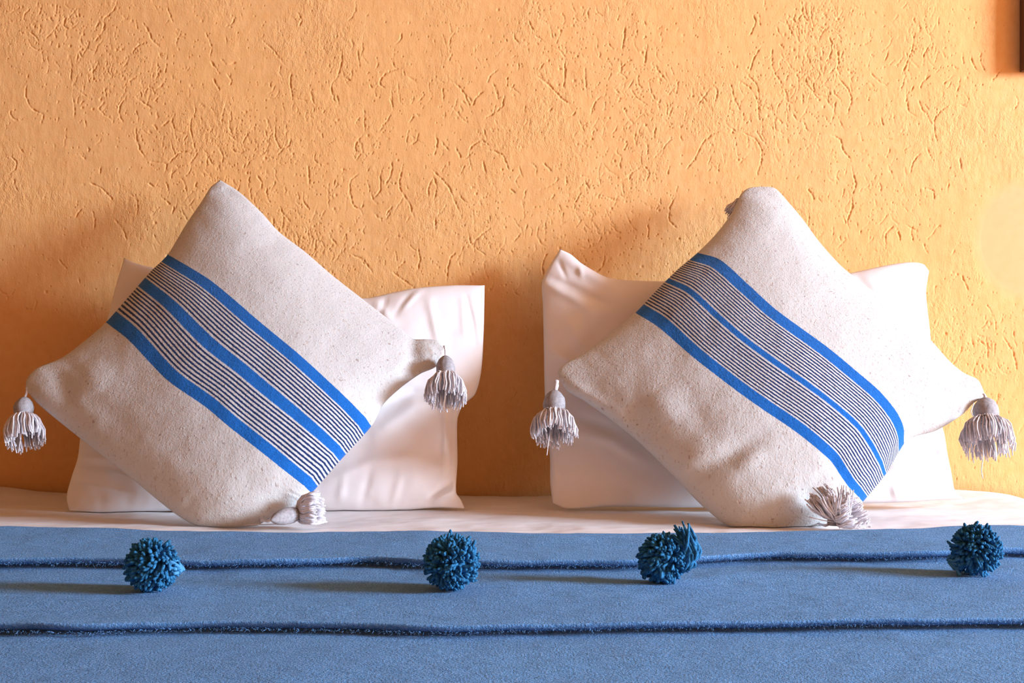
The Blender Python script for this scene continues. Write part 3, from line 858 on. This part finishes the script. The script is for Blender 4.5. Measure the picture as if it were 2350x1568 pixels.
tassel(rc, Pl(1276,874,.004), Pl(1274,896,.004), Pl(1271,946,.004), [(Pl(1273,1003,.004), 0.036, 120)], 0.0175, 4, cord_r=0.0035,
       strays=[[Pl(1262,990), Pl(1258,1020), Pl(1255,1045)]])
tassel(rc, Pl(2256,905), Pl(2262,914), Pl(2263,963), [(Pl(2270,1030), 0.041, 120)], 0.020, 5, cord_r=0.0022,
       strays=[[Pl(2255,1000), Pl(2256,1050), Pl(2252,1080), Pl(2255,1098)], [Pl(2235,925,.02), Pl(2228,945,.02), Pl(2236,962,.025), Pl(2262,972,.025), Pl(2290,955,.02), Pl(2325,985,.01)],
               [Pl(2275,1010), Pl(2272,1048)], [Pl(2290,1010), Pl(2292,1042)]])
dB = 2.0
tassel(rc, at(1880,1204,dB+.03), at(1900,1205,dB), at(1925,1196,dB-.01),
       [(at(1878,1132,dB-.02), 0.022, 70), (at(1925,1128,dB-.03), 0.020, 40), (at(1970,1176,dB-.03), 0.030, 100)], 0.012, 6, lowz=BED + 0.008,
       strays=[[at(1925,1200,dB-.02), at(1890,1195,dB-.03), at(1856,1187,dB-.03)], [at(1925,1195,dB-.03), at(1935,1180,dB-.035), at(1940,1153,dB-.035)], [at(1925,1195,dB-.03), at(1930,1205,dB-.035), at(1926,1213,dB-.035)]])
tassel(rc, Pl(1738,440,-.02), Pl(1725,448,-.02), Pl(1708,462,-.02), [(Pl(1676,492,-.02), 0.012, 50)], 0.010, 8)

# ------------------------------------------------------------------ blanket
BZ = [0.010, 0.0215, 0.034]     # tops of the three visible layers over the bed top
LIP1 = [(0,1304),(180,1303),(280,1305),(415,1309),(600,1308),(850,1301),(960,1309),(1110,1311),(1400,1309),(1455,1311),(1600,1300),(1750,1289),(2000,1291),(2170,1291),(2300,1282),(2350,1281)]
LIP2 = [(0,1461),(90,1464),(180,1467),(300,1461),(500,1456),(850,1461),(980,1467),(1250,1459),(1700,1450),(2350,1440)]
BACK = [(0,1203),(200,1207),(400,1215),(600,1219),(850,1215),(1000,1216),(1200,1220),(1400,1218),(1700,1214),(1950,1214),(2100,1207),(2200,1202),(2300,1201),(2350,1204)]
def line_y(xs, tab, z):
    tab = np.array(tab, float)
    d = np.full_like(xs, 1.6)
    for _ in range(6):
        px = 1175 + F * xs / d
        Y = np.interp(px, tab[:, 0], tab[:, 1])
        d = F * (CAMH - z) / (Y - 784)
    return -D0 + d

def build_blanket():
    xs = np.linspace(BX0 - 0.015, BX1 + 0.015, 430)
    def sm(a):
        k = np.ones(13) / 13
        return np.convolve(np.pad(a, 6, 'edge'), k, 'valid')
    y2 = sm(line_y(xs, LIP2, BZ[0]))
    y1 = sm(line_y(xs, LIP1, BZ[1]))
    yb = sm(line_y(xs, BACK, BZ[2] + 0.002))
    # gap under each lip: nearly closed at the far left of the upper fold
    gap1 = 0.0045 * np.clip((xs + 0.78) / 0.2, 0.15, 1)
    cols = []
    nx = len(xs)
    def flat(ya, yb_, z, n, first=False):
        for t in np.linspace(0, 1, n, endpoint=False):
            yy = ya + (yb_ - ya) * t
            cols.append(np.stack([xs, yy, np.full(nx, BED + z) if np.isscalar(z) else BED + z], 1))
    yfoot = np.full(nx, BY0 - 0.02)
    r_ = 0.0
    flat(yfoot, y2 + 0.016, BZ[0], 130)
    def lip(yc, zl, zu, gap):
        # from the lower surface, under the lip, round its nose and onto the upper surface
        R = (zu - zl - gap) / 2
        zc = zl + gap + R
        cols.append(np.stack([xs, yc + 0.016, BED + zl + gap * 0.5 + 0 * xs], 1))
        cols.append(np.stack([xs, yc + 0.012, BED + zl + gap + 0 * xs], 1))
        for th in np.linspace(-90, 90, 15):
            c, s = math.cos(math.radians(th)), math.sin(math.radians(th))
            cols.append(np.stack([xs, yc + 0.006 - 0.0075 * math.cos(math.radians(th * 0.75 - 28)), BED + zc + R * s + 0 * xs], 1))
    lip(y2, BZ[0], BZ[1], 0.0042 + 0 * xs)
    flat(y2 + 0.010, y1 + 0.016, BZ[1], 70)
    lip(y1, BZ[1], BZ[2], gap1)
    flat(y1 + 0.010, yb - 0.006, BZ[2], 60)
    for th in np.linspace(90, -60, 12):
        c, s = math.cos(math.radians(th)), math.sin(math.radians(th))
        cols.append(np.stack([xs, yb - 0.006 + 0.012 * c, BED + BZ[2] - 0.010 + 0.012 * (s - 0.17) + 0 * xs], 1))
    cols.append(np.stack([xs, yb - 0.01, np.full(nx, BED + 0.006)], 1))
    V = np.array(cols)
    nr = len(V)
    X, Y, Z = V[..., 0], V[..., 1], V[..., 2]
    soft = fbm(X * 4, Y * 9, 3, 71) * 0.0020 + fbm(X * 26, Y * 30, 3, 75) * 0.0006
    # gentle raised pleats running along the bed
    soft += 0.0018 * np.exp(-((Y - (y1[None] - 0.09 + 0.02 * np.sin(X * 3))) / 0.02) ** 2)
    Z += soft
    Z[-3:] = np.maximum(Z[-3:], BED + 0.007)
    # hang over the two sides of the bed
    over = np.maximum(np.abs(X - (BX0 + BX1) / 2) - ((BX1 - BX0) / 2 - 0.03), 0)
    Z -= over * 0.9
    k = len(V)
    V = np.stack([X, Y, Z], -1)
    # side drops
    lo = V[:, :1].copy(); lo[..., 2] = 0.22 + 0.3 * (lo[..., 2] - BED); lo[..., 0] -= 0.012
    hi = V[:, -1:].copy(); hi[..., 2] = 0.22 + 0.3 * (hi[..., 2] - BED); hi[..., 0] += 0.012
    V = np.concatenate([lo, V, hi], 1)
    o = mesh_obj('blanket', V.reshape(-1, 3), grid_faces(nr, nx + 2, flip=True), M_BLANKET, None, (0, -1.3, BED))
    tag(o, 'steel blue wool blanket laid over the bed in flat folds with yarn pompoms', 'blanket')
    return o
blanket = build_blanket()
bl_o = np.array(blanket.location)

def fuzz(parent, tab, z, n, seed, name='wool_nap'):
    """short loose fibres along a fold"""
    rg = random.Random(seed)
    paths, rad = [], []
    xs = np.array([rg.uniform(-0.95, 0.95) for _ in range(n)])
    ys = line_y(xs, tab, z[0])
    for x, y in zip(xs, ys):
        zz = BED + rg.uniform(z[0] + 0.003, z[1])
        p = np.array([x, y - 0.001 + rg.uniform(0, .008), zz])
        dirv = np.array([rg.gauss(0, .6), -1, rg.gauss(0.2, .6)])
        dirv /= np.linalg.norm(dirv)
        l = rg.uniform(.0010, .0024)
        paths.append([p, p + dirv * l, p + dirv * l * 1.6 + np.array([rg.gauss(0, .001), 0, -.0006])])
        rad.append([0.00035, 0.0003, 0.00015])
    v, f = tube_set(paths, rad, 3)
    o = mesh_obj(name, v, f, M_BLANKET, parent, tuple(bl_o))
    o['kind'] = 'stuff'
fuzz(blanket, LIP1, (BZ[1] + .001, BZ[2] - .005), 2200, 5)
fuzz(blanket, LIP2, (BZ[0] + .001, BZ[1] - .005), 2600, 6)

def pompom(px, py, rpx, label, seed, lean=(0, 0, 0), tuft=None, knot=None, count=540):
    rg = random.Random(seed)
    zb = BED + BZ[1] + 0.001
    # lower edge of the ball rests on the second layer in front of the lip
    low = py + rpx
    d = F * (CAMH - BZ[1]) / (low - 784 - 3)
    R = rpx * 1.06 / F * d
    c = at(px, py, d)
    c[2] = max(c[2], zb + R * 0.93)
    V, Fc = [], []
    ns, nr = 24, 14
    for i in range(nr + 1):
        for s in range(ns):
            th, ph = math.pi * i / nr, 2 * math.pi * s / ns
            V.append(c + R * .62 * np.array([math.sin(th) * math.cos(ph), math.sin(th) * math.sin(ph), math.cos(th)]))
    for i in range(nr):
        for s in range(ns):
            s2 = (s + 1) % ns
            Fc.append((i * ns + s, (i + 1) * ns + s, (i + 1) * ns + s2, i * ns + s2))
    o = mesh_obj('pompom', V, Fc, M_POM, blanket, tuple(c))
    o['label'] = label
    paths, rad = [], []
    swirl = np.array([rg.uniform(-1, 1), rg.uniform(-1, 1), rg.uniform(-1, 1)])
    for k in range(count):
        zz = 1 - 2 * (k + .5) / count
        ph = k * 2.399963 + rg.uniform(-.25, .25)
        rr = math.sqrt(1 - zz * zz)
        n = np.array([rr * math.cos(ph), rr * math.sin(ph), zz])
        n += np.array([rg.gauss(0, .10) for _ in range(3)]); n /= np.linalg.norm(n)
        l = R * rg.uniform(.88, 1.04) * (1.10 if rg.random() < .06 else 1)
        bend = np.cross(n, swirl) * .75 + np.array([rg.gauss(0, .38) for _ in range(3)]) + np.array(lean)
        bend -= n * bend.dot(n)
        P = []
        for t in (.45, .65, .82, .95, 1.0):
            q = n + bend * (t - .45) ** 1.4 * 1.2
            q = q / np.linalg.norm(q) * l * t
            P.append(c + q)
        P = np.array(P)
        P[:, 2] = np.maximum(P[:, 2], zb)
        w_ = rg.uniform(.0015, .0021)
        paths.append(P); rad.append([w_ * .7, w_, w_, w_ * .95, w_ * .55])
    if tuft:
        for k in range(tuft[3]):
            e = at(tuft[0] + rg.gauss(0, 12), tuft[1] + rg.gauss(0, 14), d) + np.array([0, rg.uniform(-.012, .012), 0])
            b = c + np.array([R * rg.uniform(.5, .95), R * rg.uniform(-.5, .1), R * rg.uniform(-.5, .1)])
            m = (b + e) / 2 + np.array([tuft[2], -.004, 0]) + np.array([rg.gauss(0, .002) for _ in range(3)])
            paths.append(cubic_path(np.array([b, m, e]), [0, .5, 1], np.linspace(0, 1, 6))); rad.append([.0018, .0019, .0019, .0018, .0016, .0009])
    v, f = tube_set(paths, rad, 6)
    y = mesh_obj('yarn_ends', v, f, M_POM, o, tuple(c))
    y['kind'] = 'stuff'
    if knot:
        # ties that bind the pompom to the hem
        kx, ky, k0, k1, cnt = knot
        paths, rad = [], []
        for k in range(cnt):
            a = at(k0 + rg.gauss(0, 4), k1 + rg.gauss(0, 14), d - .006) + np.array([0, rg.uniform(-.006, .01), 0])
            e = at(kx, ky, d + .012) + np.array([rg.gauss(0, .001) for _ in range(3)])
            e[2] = max(e[2], BED + BZ[1] + .004)
            m = (a + e) / 2 + np.array([rg.gauss(0, .001), 0, rg.gauss(0, .003)])
            paths.append(np.array([a, m, e])); rad.append(.0019)
        v, f = tube_set(paths, rad, 6)
        mesh_obj('tie', v, f, M_TIE, o, tuple(c))
    return o
M_TIE = yarn_mat('light_blue_tie_yarn', (0.06, 0.22, 0.42), (0.09, 0.30, 0.52))
pompom(348, 1302, 59, 'round dark blue pompom with a light blue tie at its right side', 11, lean=(.2, 0, -.4), knot=(418, 1306, 385, 1300, 34))
pompom(1036, 1296, 62, 'bushy dark blue pompom below the gap between the white pillows', 12, lean=(.3, 0, .1))
pompom(1521, 1286, 56, 'dark blue pompom with long strands standing up at its right', 13, lean=(-.1, 0, -.1), tuft=(1566, 1236, .008, 120))
pompom(2240, 1267, 56, 'loose dark blue pompom at the right end of the blanket edge', 14, lean=(.2, 0, .2), knot=(2178, 1286, 2205, 1285, 18))
